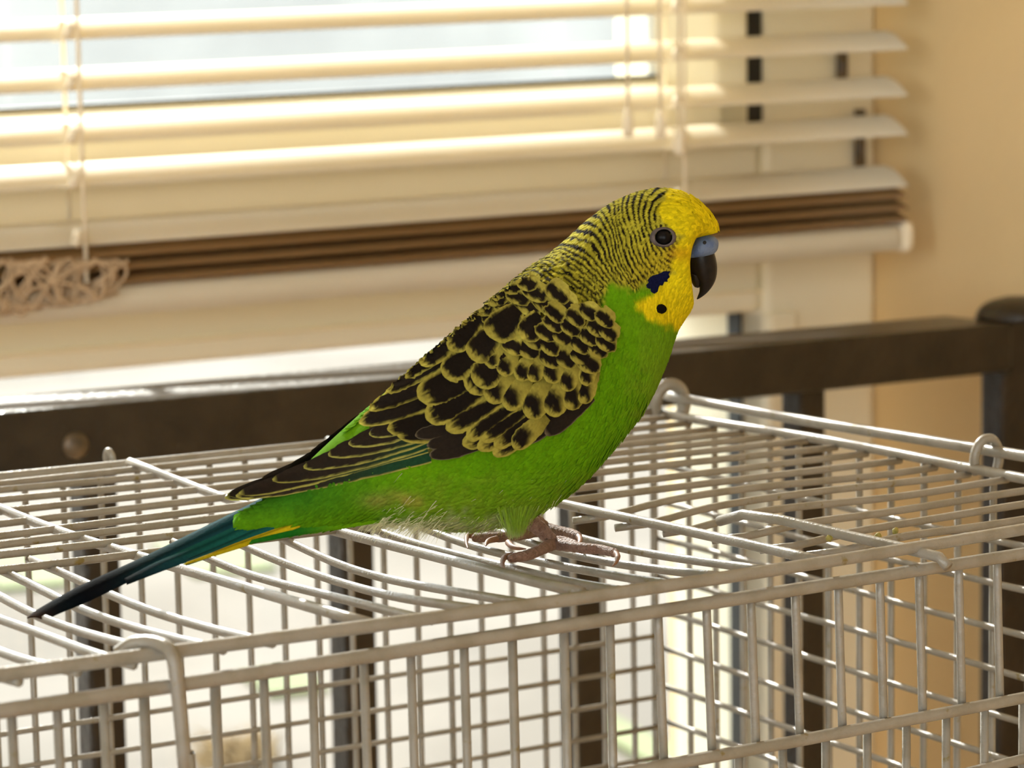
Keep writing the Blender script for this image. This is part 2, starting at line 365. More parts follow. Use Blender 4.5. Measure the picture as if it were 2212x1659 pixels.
# the tangle of lift cord wrapped round the lower rail
xa, za = wpx(0, 620, -.025)[0], (zst+zrb1)/2
for k in range(11):
    pts = []; ph = random.uniform(0, 6); xc = xa-.006+.0050*k; w_, f1, f2 = random.uniform(.005, .014), random.randint(3, 6), random.randint(3, 6)
    for q in np.linspace(0, 1, 70):
        pts.append(W(xc+w_*math.sin(ph+q*6.28*f1*.5)+.004*math.sin(q*9+k), -.0215-.0025*math.sin(q*17+ph), za-.003+random.uniform(.0105, .0125)*math.sin(q*6.28*f2*.5+ph*2)*(1-.035*k)))
    V, Fc = tube(pts, .00075, 6); adopt(mesh_obj('lift_cord', V, Fc, M['tangle']), blind)

# ------------------------------------------------------------------ steel railing behind the cage
rail = place_root('metal_railing', (0.0, .203, 0))
tag(rail, 'dark brown painted steel railing with square bars standing behind the bird cage', 'railing')
RZ = CAM[2]-.115; RY0 = on_z(0, 892, RZ)[1]; RH, RD = .0220, .044
RXE = on_plane(2180, 760, np.array([0, RY0, 0]), np.array([0, 1.0, 0]))[0]
MB().box((-1.1, RY0, RZ-RH), (RXE+.002, RY0+RD, RZ)).make('top_rail', M['steel'], rail, bevel=.0016, seg=3)
YBAR = RY0+RD*.30; BW = .0137
for px in (226, 778, 1275, 1758):
    x = on_plane(px, 1300, np.array([0, YBAR, 0]), np.array([0, 1.0, 0]))[0]
    MB().box((x-BW/2, YBAR, .12), (x+BW/2, YBAR+BW, RZ-RH+.001)).make('bar', M['steel'], rail, bevel=.0012)
for x in (-.62, -.86): MB().box((x-BW/2, YBAR, .12), (x+BW/2, YBAR+BW, RZ-RH+.001)).make('bar', M['steel'], rail, bevel=.0012)
MB().box((-1.1, YBAR-.006, .10), (RXE, YBAR+.02, .125)).make('bottom_rail', M['steel'], rail, bevel=.0015)
PW = .030; PD = .0150
for nm, x in (('post', RXE), ('post', -1.13)):
    MB().box((x, RY0+.004, 0), (x+PW, RY0+.004+PD, RZ+.001)).make(nm, M['steel'], rail, bevel=.002)
    cap = []
    for q in np.linspace(0, 1, 7): cap.append((x+PW/2, RY0+.004+PD/2, RZ+.000+.010*q))
    V, Fc = tube(cap, [.0185*math.sqrt(max(1-(q*.96)**2.2, 0.003)) for q in np.linspace(0, 1, 7)], 20)
    adopt(mesh_obj('post_cap', V, Fc, M['steel']), rail)
P = on_plane(163, 962, np.array([0, RY0, 0]), np.array([0, 1.0, 0]))
V, Fc = tube([(P[0], RY0+.001, P[2]), (P[0], RY0-.0010, P[2]), (P[0], RY0-.0022, P[2]), (P[0], RY0-.0026, P[2])], [.0050, .0048, .0033, .0004], 20)
adopt(mesh_obj('rivet', V, Fc, M['steel_plug']), rail)

# ------------------------------------------------------------------ the cage
ZT, ZB = 1.0, .615
XLC, YFC = -.42, -.2150
cage = place_root('bird_cage', (-.21, -.107, ZB))
tag(cage, 'white enamelled wire bird cage with worn paint, the bird standing on its top', 'cage')
def wire(name, pts, r, segs=8, wob=.0):
    if wob:
        a = random.uniform(0, 9); pts = [tuple(np.array(p)+np.array([wob*math.sin(a+11*i/len(pts)), wob*math.cos(a*2+9*i/len(pts)), wob*math.sin(a*3+7*i/len(pts))])) for i, p in enumerate(pts)]
    V, Fc = tube(pts, r, segs); return adopt(mesh_obj(name, V, Fc, M['wire']), cage)
def line(a, b, n=14): return [tuple(np.array(a)+(np.array(b)-np.array(a))*t) for t in np.linspace(0, 1, n)]
T = lambda x, y, dz=0: (x, y, ZT+dz)
r1, r2, r3 = .00095, .00125, .0014
# back edge, back half long wires, right border pair
wire('frame_rail', line(T(XLC, .013, .0005), T(.0, .001, .0005), 20), r3, wob=.0004)
for k, y in enumerate((-.0055, -.0165, -.029, -.042, -.0575, -.0725, -.0860, -.0990, -.1125)):
    pts = [T(x, y + (.008*(-x/.3)*(1-k/9) if x < 0 else 0), -.0008-.0006*math.sin(x*9+k)) for x in np.linspace(XLC, 0, 26)]
    wire('top_wire', pts, r1, wob=.0004)
wire('frame_rail', line(T(0, .002, .0004), T(0, YFC-.002, .0004), 24), r3, wob=.0004)
wire('frame_rail', line(T(.0055, .004, .0045), T(.0055, YFC-.004, .0045), 24), r3*1.1, wob=.0003)
wire('frame_rail', line(T(XLC, .014, 0), T(XLC, YFC, 0), 24), r3)
# front right part: long wires that stop at the third cross bar with a bent end
for k, y in enumerate((-.1265, -.1405, -.1550, -.1710, -.1855, -.1985)):
    x0 = -.109+.003*k
    pts = [T(x0-.004, y+.003, -.0035)] + [T(x, y, -.0010-.002*math.exp(-((x-x0)/.015)**2)) for x in np.linspace(x0+.003, 0, 18)]
    wire('top_wire', pts, r1, wob=.0004)
# cross bars running front to back
def depthwire(x, y0, y1, z0, zm, z1, r, name, dx=0.0):
    pts = []
    for t in np.linspace(0, 1, 22):
        zz = z0*(1-t)+z1*t + (zm-(z0+z1)/2)*math.sin(math.pi*t)**1.0
        pts.append(T(x+dx*t, y0+(y1-y0)*t, zz))
    return wire(name, pts, r, wob=.0003)
depthwire(-.1745, .004, YFC+.002, .0012, -.0018, .0004, r2, 'crossbar', .005)
depthwire(-.2285, .010, YFC+.002, .0012, -.0016, .0004, r2, 'crossbar', .010)
depthwire(-.1140, .002, YFC+.003, .0018, -.0012, -.0010, r2, 'crossbar', .008)
depthwire(-.2900, .012, -.100, .0012, .0, .0004, r2, 'crossbar')
wire('crossbar', [T(-.0945, -.158, -.0010), T(-.0935, -.166, .0016), T(-.0915, -.178, .0018), T(-.088, -.196, .0006), T(-.0845, -.212, -.0004), T(-.0825, -.222, -.0012), T(-.0822, -.2245, -.0030)], r2)
# door wires of the front left part
for x in (-.390, -.379, -.368, -.357, -.346, -.335, -.324, -.312, -.3010, -.2901, -.2790, -.2680, -.2595, -.2500, -.2398, -.2051, -.1930, -.1816, -.1580, -.1465, -.1350, -.1235):
    depthwire(x-.004, -.100, YFC+.0015, -.0016, -.0036+.0005*math.sin(x*700), -.0006, r1*1.06, 'door_wire', .004)
# front border: the upper rail, the lower rail of the front panel and its rails further down
wire('front_rail', [T(x, YFC+.0022*math.sin((x+.05)*18), .0005) for x in np.linspace(XLC, 0.003, 30)], r3, wob=.0003)
ZR2 = -.0047
wire('front_rail', [T(x, YFC-.002, ZR2) for x in np.linspace(XLC, .003, 30)], r3*1.05, wob=.0003)
wire('front_rail', [T(x, YFC-.002, -.0375+.002*(-x-.1)*4*.1) for x in np.linspace(XLC, .003, 30)], r3, wob=.0003)
wire('front_rail', line(T(-.078, YFC-.002, -.0528), T(.003, YFC-.002, -.0505), 10), r2)
fxs = []
for px in (31, 130, 230, 316, 470, 577, 682, 794, 896, 1011, 1115, 1228, 1327, 1431, 1536, 1632, 1728, 1821, 1911, 1996, 2082, 2165):
    py = 1500 - .155*(px-150)
    P = on_plane(px, py, np.array([0, YFC-.002, 0]), np.array([0, 1.0, 0])); fxs.append(P[0])
fxs += [fxs[0]-.0085*k for k in range(1, 8)] + [fxs[-1]+.0116*k for k in range(1, 5)]
for x in fxs:
    lower = x > -.162
    wire('front_wire', line(T(x, YFC-.0003, ZR2-.0002), T(x+.0012 if lower else x+.004, YFC-.0003, (-.0385 if lower else ZB-ZT+.02)), 8), r1)
    if lower and x < -.002: wire('front_wire', line(T(x-.0035, YFC-.0003, -.0378), T(x-.0030, YFC-.0003, ZB-ZT+.02), 8), r1)
# thick door post that hooks over the upper rail
hx = on_plane(388, 1500, np.array([0, YFC-.005, 0]), np.array([0, 1.0, 0]))[0]
wire('hook_wire', smoothpath([T(hx-.0065, YFC+.0075, .0002), T(hx-.0040, YFC+.0055, .0022), T(hx-.0012, YFC+.001, .0026), T(hx-.0003, YFC-.0028, .0012), T(hx, YFC-.0040, -.004), T(hx+.0008, YFC-.0046, -.02), T(hx+.002, YFC-.0046, -.05), T(hx+.004, YFC-.0046, ZB-ZT+.03)], 40), r3)
# back panel
for k in range(39):
    x = -.0085-.0108*k
    wire('back_wire', line(T(x, .0035+.010*(-x/.4), .0), T(x+.0015, .0035+.010*(-x/.4), ZB-ZT+.02), 6), r1)
wire('back_wire', line(T(-.0005, .003, .0), T(-.0005, .003, ZB-ZT+.02), 6), r2)
for k in range(31):
    z = -.0700-.0097*k
    wire('back_wire', line(T(XLC, .0135, z), T(-.0005, .0018, z), 6), r1*.85)
# side panel
for k in range(31):
    z = -.0180-.0115*k
    wire('side_wire', line(T(.0005, .002, z+.0015), T(.0005, YFC-.002, z), 10), r1, wob=.0003)
for k in range(16):
    y = -.0118-.0135*k
    wire('side_wire', line(T(.0022, y, 0), T(.0022, y, ZB-ZT+.02), 6), r1)
wire('side_wire', line(T(.0, YFC-.002, 0), T(.0, YFC-.002, ZB-ZT+.02), 6), r2)
for k in range(16):
    y = -.0118-.0135*k
    wire('side_wire', line(T(XLC, y, 0), T(XLC, y, ZB-ZT+.02), 6), r1)
# clip rings
def ring(c, R0, r, ax, name='clip_ring', a0=0, a1=360, n=26):
    ax = np.array(ax, float); ax /= np.linalg.norm(ax); u = np.cross(ax, [0, 0, 1.0]); u /= np.linalg.norm(u); v = np.cross(u, ax)
    pts = [tuple(np.array(c)+R0*(math.cos(a)*u*.75+math.sin(a)*v)) for a in np.radians(np.linspace(a0, a1, n))]
    return wire(name, pts, r)
ring(T(.0038, -.1425, .0026), .0055, .0013, (.05, 1, .05), a0=-40, a1=220)
ring(T(.0028, -.0015, .0028), .0062, .0021, (.3, 1, .1), a0=-50, a1=215)
ring(T(-.1765, .0125, .0012), .0022, .0010, (1, .15, .1), a0=-30, a1=215)
MB().box((XLC-.012, YFC-.012, ZB), (.012, .024, ZB+.045)).make('base_tray', M['tray'], cage, bevel=.006, seg=3)
# side table that carries the cage
tbl = place_root('side_table', (-.21, -.1, 0))
tag(tbl, 'plain wooden side table carrying the wire bird cage', 'table')
MB().box((-.52, -.30, ZB-.025), (.08, .10, ZB)).make('table_top', M['table'], tbl, bevel=.004)
for lx_, ly_ in ((-.50, -.28), (.03, -.28), (-.50, .05), (.03, .05)):
    MB().box((lx_, ly_, 0), (lx_+.035, ly_+.035, ZB-.025)).make('leg', M['table'], tbl, bevel=.003)

# ------------------------------------------------------------------ the budgerigar
PHI, PHH = R(-4.0), R(-30.0)                      # heading of body and of the turned head
FEET = np.array([-.147, -.1625, ZT])
def axes(ph): return np.array([math.cos(ph), math.sin(ph), 0]), np.array([math.sin(ph), -math.cos(ph), 0])
ES, ET = axes(PHI); EZ = np.array([0, 0, 1.0])
bird = place_root('budgerigar', tuple(FEET))
tag(bird, 'green and yellow budgerigar with black barring standing on the white wire cage top', 'bird')
# outline pairs along the body, tail end to face: back x, y, belly x, y, half width (pixels)
ST = [(512, 1112, 500, 1146, 14), (600, 1066, 582, 1158, 42), (700, 972, 688, 1146, 80), (800, 884, 798, 1128, 120), (880, 816, 896, 1138, 150),
      (962, 740, 1000, 1150, 172), (1035, 676, 1112, 1130, 188), (1095, 628, 1214, 1072, 196), (1145, 584, 1298, 986, 196), (1193, 546, 1372, 896, 188),
      (1236, 508, 1424, 800, 172), (1277, 470, 1456, 724, 152), (1322, 438, 1478, 690, 140), (1376, 415, 1492, 668, 136), (1432, 406, 1494, 650, 130),
      (1485, 417, 1479, 612, 114), (1524, 445, 1470, 566, 84), (1546, 475, 1472, 530, 54), (1555, 501, 1500, 513, 22)]
ST = np.array(ST, float)
PIV = on_plane(1330, 654, FEET, -ET)
def head_w(k): return np.clip((np.asarray(k, float)-8.5)/4.5, 0, 1)
def station(k):
    """centre, in-plane axis, side axis, half sizes for every k"""
    k = np.atleast_1d(k); A = catmull(ST, k); w = head_w(k); w = w*w*(3-2*w); ph = PHI+(PHH-PHI)*w
    C = np.zeros((len(k), 3)); N = np.zeros((len(k), 3)); E = np.zeros((len(k), 3)); a = np.zeros(len(k)); b = np.zeros(len(k))
    for i in range(len(k)):
        tx, ty, bx, by, hw = A[i]; es, et = axes(ph[i])
        P0 = FEET*(1-min(w[i]*8, 1)) + PIV*min(w[i]*8, 1)
        c = on_plane((tx+bx)/2, (ty+by)/2, P0, et); d = (c-CAM) @ FW; C[i] = c
        dx, dy = tx-bx, by-ty; L = math.hypot(dx, dy)+1e-9
        N[i] = (es*dx+EZ*dy)/L; E[i] = et; a[i] = L/2*d/F_PX; b[i] = hw*d/F_PX
    return C, N, E, a, b
KG = np.linspace(0, 18, 721); SC, SN, SE, SA, SB = station(KG)
def surf(k, th, h=0.0):
    k = np.clip(np.asarray(k, float), 0, 18); x = k*40
    f = lambda A: np.stack([np.interp(x, np.arange(721), A[:, j]) for j in range(A.shape[1])], -1) if A.ndim == 2 else np.interp(x, np.arange(721), A)
    C, N, E, a, b = f(SC), f(SN), f(SE), f(SA), f(SB)
    c, s = np.cos(th), np.sin(th)
    # egg-shaped section: broader towards the belly
    P = C + (a*c)[..., None]*N + (b*s)[..., None]*E
    nn = (c/np.maximum(a, 1e-4))[..., None]*N + (s/np.maximum(b, 1e-4))[..., None]*E
    nn /= np.linalg.norm(nn, axis=-1, keepdims=True)
    return P + nn*np.asarray(h)[..., None] if np.ndim(h) else P + nn*h

# -- where the colours lie, measured on the side that faces the lens
def poly_sdf(x, y, poly):
    P = np.array(poly, float); d = np.full(x.shape, 1e9); ins = np.zeros(x.shape, bool)
    for i in range(len(P)):
        a, b = P[i], P[(i+1) % len(P)]; e = b-a; wx, wy = x-a[0], y-a[1]
        t = np.clip((wx*e[0]+wy*e[1])/(e @ e), 0, 1); d = np.minimum(d, np.hypot(wx-e[0]*t, wy-e[1]*t))
        c = ((a[1] > y) != (b[1] > y)) & (x < (b[0]-a[0])*(y-a[1])/(b[1]-a[1]+1e-12)+a[0]); ins ^= c
    return np.where(ins, -d, d)
def vnoise(x, y, s, seed=0):
    x, y = x/s+seed*17.3, y/s+seed*9.1; xi, yi = np.floor(x).astype(int), np.floor(y).astype(int); fx, fy = x-xi, y-yi
    h = lambda a, b: np.modf(np.abs(np.sin(a*127.1+b*311.7+seed*74.7)*43758.5453))[0]
    fx, fy = fx*fx*(3-2*fx), fy*fy*(3-2*fy)
    return (h(xi, yi)*(1-fx)+h(xi+1, yi)*fx)*(1-fy)+(h(xi, yi+1)*(1-fx)+h(xi+1, yi+1)*fx)*fy
def sm(a, b, x): t = np.clip((x-a)/(b-a), 0, 1); return t*t*(3-2*t)
MASK = [(1462, 380), (1438, 420), (1420, 455), (1452, 496), (1472, 512), (1462, 545), (1452, 560), (1456, 590), (1440, 600), (1405, 640), (1370, 652), (1398, 690), (1440, 706), (1480, 720), (1600, 640), (1600, 380)]
BARS = [(1466, 380), (1440, 420), (1424, 455), (1452, 496), (1472, 512), (1462, 548), (1456, 588), (1400, 602), (1372, 628), (1318, 604), (1300, 640), (1292, 690), (1276, 760), (1120, 800), (1000, 745), (955, 715), (900, 640), (1000, 380)]
C_Y, C_OL, C_G, C_BK = np.array([.80, .67, .010]), np.array([.47, .42, .035]), np.array([.145, .37, .005]), np.array([.014, .010, .006])
C_G2, C_PALE, C_DG = np.array([.22, .36, .02]), np.array([.60, .58, .36]), np.array([.018, .14, .010])
def plumage(x, y, k, jit):
    """linear colour at pixel x, y of the near side; k the body station; jit a per-feather number in -1..1"""
    n1, n2 = vnoise(x, y, 16, 1)-.5, vnoise(x, y, 7, 2)-.5
    col = np.broadcast_to(C_G, x.shape+(3,)).copy()
    mix = lambda c, w: col*(1-w[..., None]) + c*w[..., None]
    # throat and flanks a little yellower, patches by the vent paler
    col = mix(C_G2, .75*sm(1330, 1430, x+60*n1)*sm(560, 900, y))
    col = mix(C_G2, .7*sm(1000, 1110, y+60*n1)*sm(820, 960, x))
    col = mix(C_PALE, .62*sm(1098, 1150, y+34*n1+16*n2)*sm(800, 860, x))
    col = mix(np.array([.55, .40, .10]), .65*np.exp(-(((x-880)/34)**2+((y-1078-.3*(x-880))/15)**2))*(.5+n1+.5))
    col = mix(np.array([.45, .36, .10]), .6*np.exp(-(((x-815)/36)**2+((y-1082)/16)**2)))
    col = mix(C_DG, .85*sm(900, 620, x+40*n1)*sm(1170, 1060, y)*sm(980, 1030, y))
    col = mix(C_OL, sm(1315, 1345, x)*sm(632, 606, y))
    # barred cap, nape and mantle
    r = np.hypot(x-1486, (y-505)); ang = np.arctan2(y-505, 1486-x)
    kk = 12.2-k
    sw = sm(150, 400, r); cx_, cy_ = 1486-224*sw, 505-152*sw
    fd = np.hypot(x-cx_, y-cy_)
    f_ = np.interp(fd, [0, 150, 212, 235, 290, 340, 420], np.cumsum([0, 150/10.3, 62/5.8, 23/9.5, 55/12.5, 50/16, 80/18]))
    f_ = f_/(1+.42*sm(.15, -.8, ang)*(1-sw))
    ph = f_ + .06*jit + .30*n1 + .10*n2
    s = .5+.5*np.cos(2*math.pi*ph)
    brk = vnoise(x*.9+y*.45, y*.9-x*.45, 13, 5)
    thr = .60-.05*kk.clip(0, 4)+.34*(brk > .70)
    bar = sm(thr-.12, thr+.12, s)
    ol = C_OL*(1+.16*jit)[..., None]
    cheek = sm(1330, 1440, x)*sm(500, 560, y)
    ol = ol*(1-cheek[..., None]*.5)+C_Y*np.array([.75, .62, 1])*cheek[..., None]*.5
    bcol = ol*(1-bar[..., None])+C_BK*bar[..., None]
    wbar = sm(10, -8, poly_sdf(x, y, BARS)+18*n1+8*n2)
    col = mix(bcol, wbar)
    ycol = C_Y*(1+.10*jit)[..., None]
    wy = sm(7, -7, poly_sdf(x, y, MASK)+12*n1+6*n2)
    col = mix(ycol, wy)
    # orange wash before the eye and round the bill, dark bristles behind the bill
    col = mix(np.array([.62, .30, .01]), .6*np.exp(-(((x-1470)/22)**2+((y-548)/16)**2)))
    return col*(1+.10*jit)[..., None]

# -- body: one continuous skin
nk, nt = 300, 112
kk_, tt_ = np.meshgrid(np.linspace(0, 18, nk), np.linspace(-math.pi, math.pi, nt, endpoint=False), indexing='ij')
BVt = surf(kk_.ravel(), tt_.ravel(), -.0004)
near = surf(kk_.ravel(), np.abs(tt_.ravel()), -.0004); px_, py_ = project(near)
bcol = plumage(px_, py_, kk_.ravel(), np.zeros(px_.shape))
bf = [(i*nt+j, i*nt+(j+1) % nt, (i+1)*nt+(j+1) % nt, (i+1)*nt+j) for i in range(nk-1) for j in range(nt)]
bf += [tuple(range(nt-1, -1, -1)), tuple(range((nk-1)*nt, nk*nt))]
body = adopt(mesh_obj('body', BVt, bf, M['feather'], None, True, bcol), bird)
BODY_BVH = BVHTree.FromPolygons([tuple(v) for v in BVt], bf)
def hit(bvh, x, y, lift=0.0):
    d = Vector(ray(x, y)).normalized(); h = bvh.ray_cast(Vector(CAM), d)
    if h[0] is None: return None, None
    n = h[1] if h[1].dot(d) < 0 else -h[1]
    return np.array(h[0]+n*lift), np.array(n)

# -- thousands of small contour feathers laid over the skin
def contour():
    ks, ths, Ls, Ws = [], [], [], []
    k = .25
    while k < 17.75:
        C, N, E, a, b = station([k, k+.02]); step_k = np.linalg.norm(C[1]-C[0])/.02+1e-6
        av, bv = a[0], b[0]; per = math.pi*(3*(av+bv)-math.sqrt((3*av+bv)*(av+3*bv)))
        hw = float(head_w(k)); sp = .00105-.00042*hw
        n = max(int(per/2/(sp*1.15)), 3)
        th = (np.arange(n)+.5*(len(ks) % 2)+rng.uniform(-.28, .28, n))/n*math.pi
        kj = k+rng.uniform(-.4, .4, n)*sp/max(step_k, .002)
        ks.append(kj); ths.append(th); L = (.0030-.0014*hw)*rng.uniform(.85, 1.2, n); Ls.append(L); Ws.append(np.full(n, .0019-.0008*hw)*rng.uniform(.85, 1.15, n))
        k += sp*.95/max(step_k, .0022)
    return map(np.concatenate, (ks, ths, Ls, Ws))
ck, cth, cL, cW = contour()
WING_AREA = [(1240, 665), (1270, 720), (1258, 800), (1225, 870), (1190, 915), (1110, 945), (1060, 962), (1010, 972), (922, 990), (803, 1016), (651, 1047), (515, 1080), (600, 1020), (700, 965), (780, 905), (850, 840), (920, 775), (1000, 715), (1090, 655)]
_cx, _cy = project(surf(ck, cth)); _keep = (poly_sdf(_cx, _cy, WING_AREA) > 0) & (((_cx-1436)/27)**2+((_cy-513)/22)**2 > 1) & (poly_sdf(_cx, _cy, [(1500, 506), (1488, 532), (1484, 560), (1492, 600), (1508, 632), (1560, 640), (1570, 512), (1548, 506)]) > 0)
ck, cth, cL, cW = ck[_keep], cth[_keep], cL[_keep], cW[_keep]
N_ = len(ck); NU, NV = 5, 6
eps = .02
dk = np.linalg.norm(surf(ck+eps, cth)-surf(ck-eps, cth), axis=1)/(2*eps); dth = np.linalg.norm(surf(ck, cth+eps)-surf(ck, cth-eps), axis=1)/(2*eps)
v = np.linspace(0, 1, NV)[None, :, None]; u = np.linspace(-1, 1, NU)[None, None, :]
prof = np.sqrt(np.clip(1-((v-.42)/.585)**2, 0, 1))
jit = rng.uniform(-1, 1, N_)
kf = ck[:, None, None]-(v-.30)*(cL/np.maximum(dk, .0012))[:, None, None] + 0*u
thf = cth[:, None, None]+u*prof*(cW/2/np.maximum(dth, .0012))[:, None, None] + (rng.uniform(-.25, .25, N_)*cW/np.maximum(dth, .0015))[:, None, None]*(v-.3)
lift = np.where(ck < 9, rng.uniform(.0002, .00065, N_), rng.uniform(.00008, .00024, N_))
hf = (.00002+lift[:, None, None]*v**1.3-.00012*u*u)
VN = surf(kf.ravel(), thf.ravel(), hf.ravel()); VF = surf(kf.ravel(), -thf.ravel(), hf.ravel())
fx_, fy_ = project(surf(kf.ravel(), np.abs(thf.ravel()), hf.ravel()))
fc = plumage(fx_, fy_, kf.ravel(), np.repeat(jit, NU*NV))
base = np.arange(N_)[:, None]*NU*NV
quad = np.array([(i*NU+j, i*NU+j+1, (i+1)*NU+j+1, (i+1)*NU+j) for i in range(NV-1) for j in range(NU-1)])
fN = (base[:, None, :]*0 + base[:, :, None] + quad[None]).reshape(-1, 4)
def big_mesh(name, V, Fq, cols, m):
    me = bpy.data.meshes.new(name); me.vertices.add(len(V)); me.vertices.foreach_set('co', np.asarray(V, np.float32).ravel())
    me.loops.add(Fq.size); me.loops.foreach_set('vertex_index', Fq.ravel().astype(np.int32)); me.polygons.add(len(Fq))
    me.polygons.foreach_set('loop_start', (np.arange(len(Fq))*4).astype(np.int32)); me.polygons.foreach_set('loop_total', np.full(len(Fq), 4, np.int32))
    me.update(calc_edges=True); me.polygons.foreach_set('use_smooth', np.ones(len(Fq), bool))
    ca = me.color_attributes.new('col', 'FLOAT_COLOR', 'POINT'); c4 = np.ones((len(V), 4), np.float32); c4[:, :3] = cols; ca.data.foreach_set('color', c4.ravel())
    me.materials.append(m); o = bpy.data.objects.new(name, me); COL.objects.link(o); return o
cf = big_mesh('contour_feathers', np.concatenate([VN, VF]), np.concatenate([fN, fN+len(VN)]), np.concatenate([fc, fc]), M['feather'])
adopt(cf, body); tag(cf, kind='stuff')

# -- pale loose down under the belly, at the vent and on the thigh
def down():
    V, Fq, cs = [], [], []
    def strand(p, d, L, w, c):
        o = len(V); side = np.cross(d, RT*0+FW); side /= np.linalg.norm(side)+1e-9
        for i, t in enumerate(np.linspace(0, 1, 5)):
            q = p+d*L*t+np.array([0, 0, -1])*L*.25*t*t; ww = w*(1-t*.92)
            V.append(q-side*ww); V.append(q+side*ww); cs.append(c*(.9+.3*t)); cs.append(c*(.9+.3*t))
        for i in range(4): Fq.append((o+2*i, o+2*i+1, o+2*i+3, o+2*i+2))
    for _ in range(1500):
        k = rng.uniform(3.0, 6.7); th = math.pi+rng.normal(0, .42)
        p = surf(np.array([k]), np.array([th]), 0.0)[0]; q = surf(np.array([k-.25]), np.array([th]), 0.0)[0]
        d = (q-p); d /= np.linalg.norm(d); d = d*rng.uniform(.5, 1.0)+np.array([0, 0, -rng.uniform(.05, .5)])+rng.normal(0, .16, 3); d /= np.linalg.norm(d)
        vent = k < 4.4
        c = (C_PALE*rng.uniform(.8, 1.25) if vent or rng.random() < .35 else C_G2*rng.uniform(.9, 1.5))
        strand(p-d*.001, d, rng.uniform(.002, .0045)*(1.25 if vent else .62), .00010, c)
    for _ in range(1100):                             # thigh tuft
        q = rng.random(); x = 1122+rng.normal(0, 13+9*q); y = 1132-52*q
        p, n = hit(BODY_BVH, x, y, -.0003)
        if p is None: continue
        tgt = on_plane(1114+.35*(x-1122)+rng.normal(0, 4), 1163-30*q, p+ET*.0008, ET); d = tgt-p; L = np.linalg.norm(d); d /= L
        strand(p, d+rng.normal(0, .06, 3), L*rng.uniform(.6, 1.03), .00016, (C_G2*(.35+.65*q)+C_PALE*.55*(1-q))*rng.uniform(.65, 1.1))
    return np.array(V), np.array(Fq), np.array(cs)
dV, dF, dC = down()
dn = adopt(big_mesh('down_feathers', dV, dF, dC, M['feather']), body); tag(dn, kind='stuff')

# -- the folded wings: a smooth shell over the flank that the feathers lie on
gs, gz_ = np.linspace(-.100, .040, 85), np.linspace(-.012, .075, 60)
Hh = np.zeros((85, 60)); BACK = Vector(-ET)
for i, s_ in enumerate(gs):
    for j, z_ in enumerate(gz_):
        o = Vector(FEET+ES*s_+EZ*z_+ET*.08); h_ = BODY_BVH.ray_cast(o, BACK)
        t_ = .08-h_[3] if h_[0] is not None else -1
        tmin = np.interp(s_, [-.10, -.07, -.03, .02, .04], [.0012, .0018, .0025, .003, .002])
        Hh[i, j] = max(t_, tmin)
for _ in range(5):
    Q = np.pad(Hh, 1, mode='edge'); Hh = (Q[1:-1, 1:-1]*2+Q[:-2, 1:-1]+Q[2:, 1:-1]+Q[1:-1, :-2]+Q[1:-1, 2:])/6
Hh += .0010
WSH = [tuple(FEET+ES*gs[i]+EZ*gz_[j]+ET*Hh[i, j]) for i in range(85) for j in range(60)]
WSF = [(i*60+j, (i+1)*60+j, (i+1)*60+j+1, i*60+j+1) for i in range(84) for j in range(59)]
WING_BVH = BVHTree.FromPolygons(WSH, WSF)
def mirror(V): V = np.asarray(V); return V-2*((V-FEET) @ ET)[:, None]*ET
def patch(poly, step, lift):
    """grid of points inside an outline, laid on the wing shell"""
    P = np.array(poly, float); xs = np.arange(P[:, 0].min(), P[:, 0].max()+step, step); ys = np.arange(P[:, 1].min(), P[:, 1].max()+step, step)
    idx = {}; V = []; Fc = []
    X, Y = np.meshgrid(xs, ys, indexing='ij'); S = poly_sdf(X.ravel(), Y.ravel(), poly).reshape(X.shape)
    def vid(i, j):
        if (i, j) not in idx:
            p, n = hit(WING_BVH, xs[i], ys[j], lift)
            if p is None: return None
            idx[(i, j)] = len(V); V.append(p)
        return idx[(i, j)]
    for i in range(len(xs)-1):
        for j in range(len(ys)-1):
            if max(S[i, j], S[i+1, j], S[i+1, j+1], S[i, j+1]) < step*.4:
                q = [vid(i, j), vid(i+1, j), vid(i+1, j+1), vid(i, j+1)]
                if None not in q: Fc.append(tuple(q))
    return np.array(V), Fc
WPOLY = [(1255, 650), (1290, 720), (1275, 800), (1245, 870), (1205, 925), (1120, 955), (1060, 968), (960, 985), (800, 1008), (650, 1040), (600, 1045), (700, 990), (780, 938), (850, 866), (920, 796), (1000, 728), (1085, 662)]
wv, wf = patch(WPOLY, 9, .0001)
C_DK, C_WY, C_TG = np.array([.014, .010, .007]), np.array([.42, .36, .062]), np.array([.013, .055, .024])
wings = []
for nm, tr in (('near', lambda V: V), ('far', mirror)):
    V = tr(wv)-(EZ*.0015 if nm == 'far' else 0); w_ = mesh_obj('wing', V, wf if nm == 'near' else [f_[::-1] for f_ in wf], M['quill'], None, True, np.tile(C_WY*.25+C_DK*.75, (len(V), 1)))
    adopt(w_, bird); wings.append(w_)
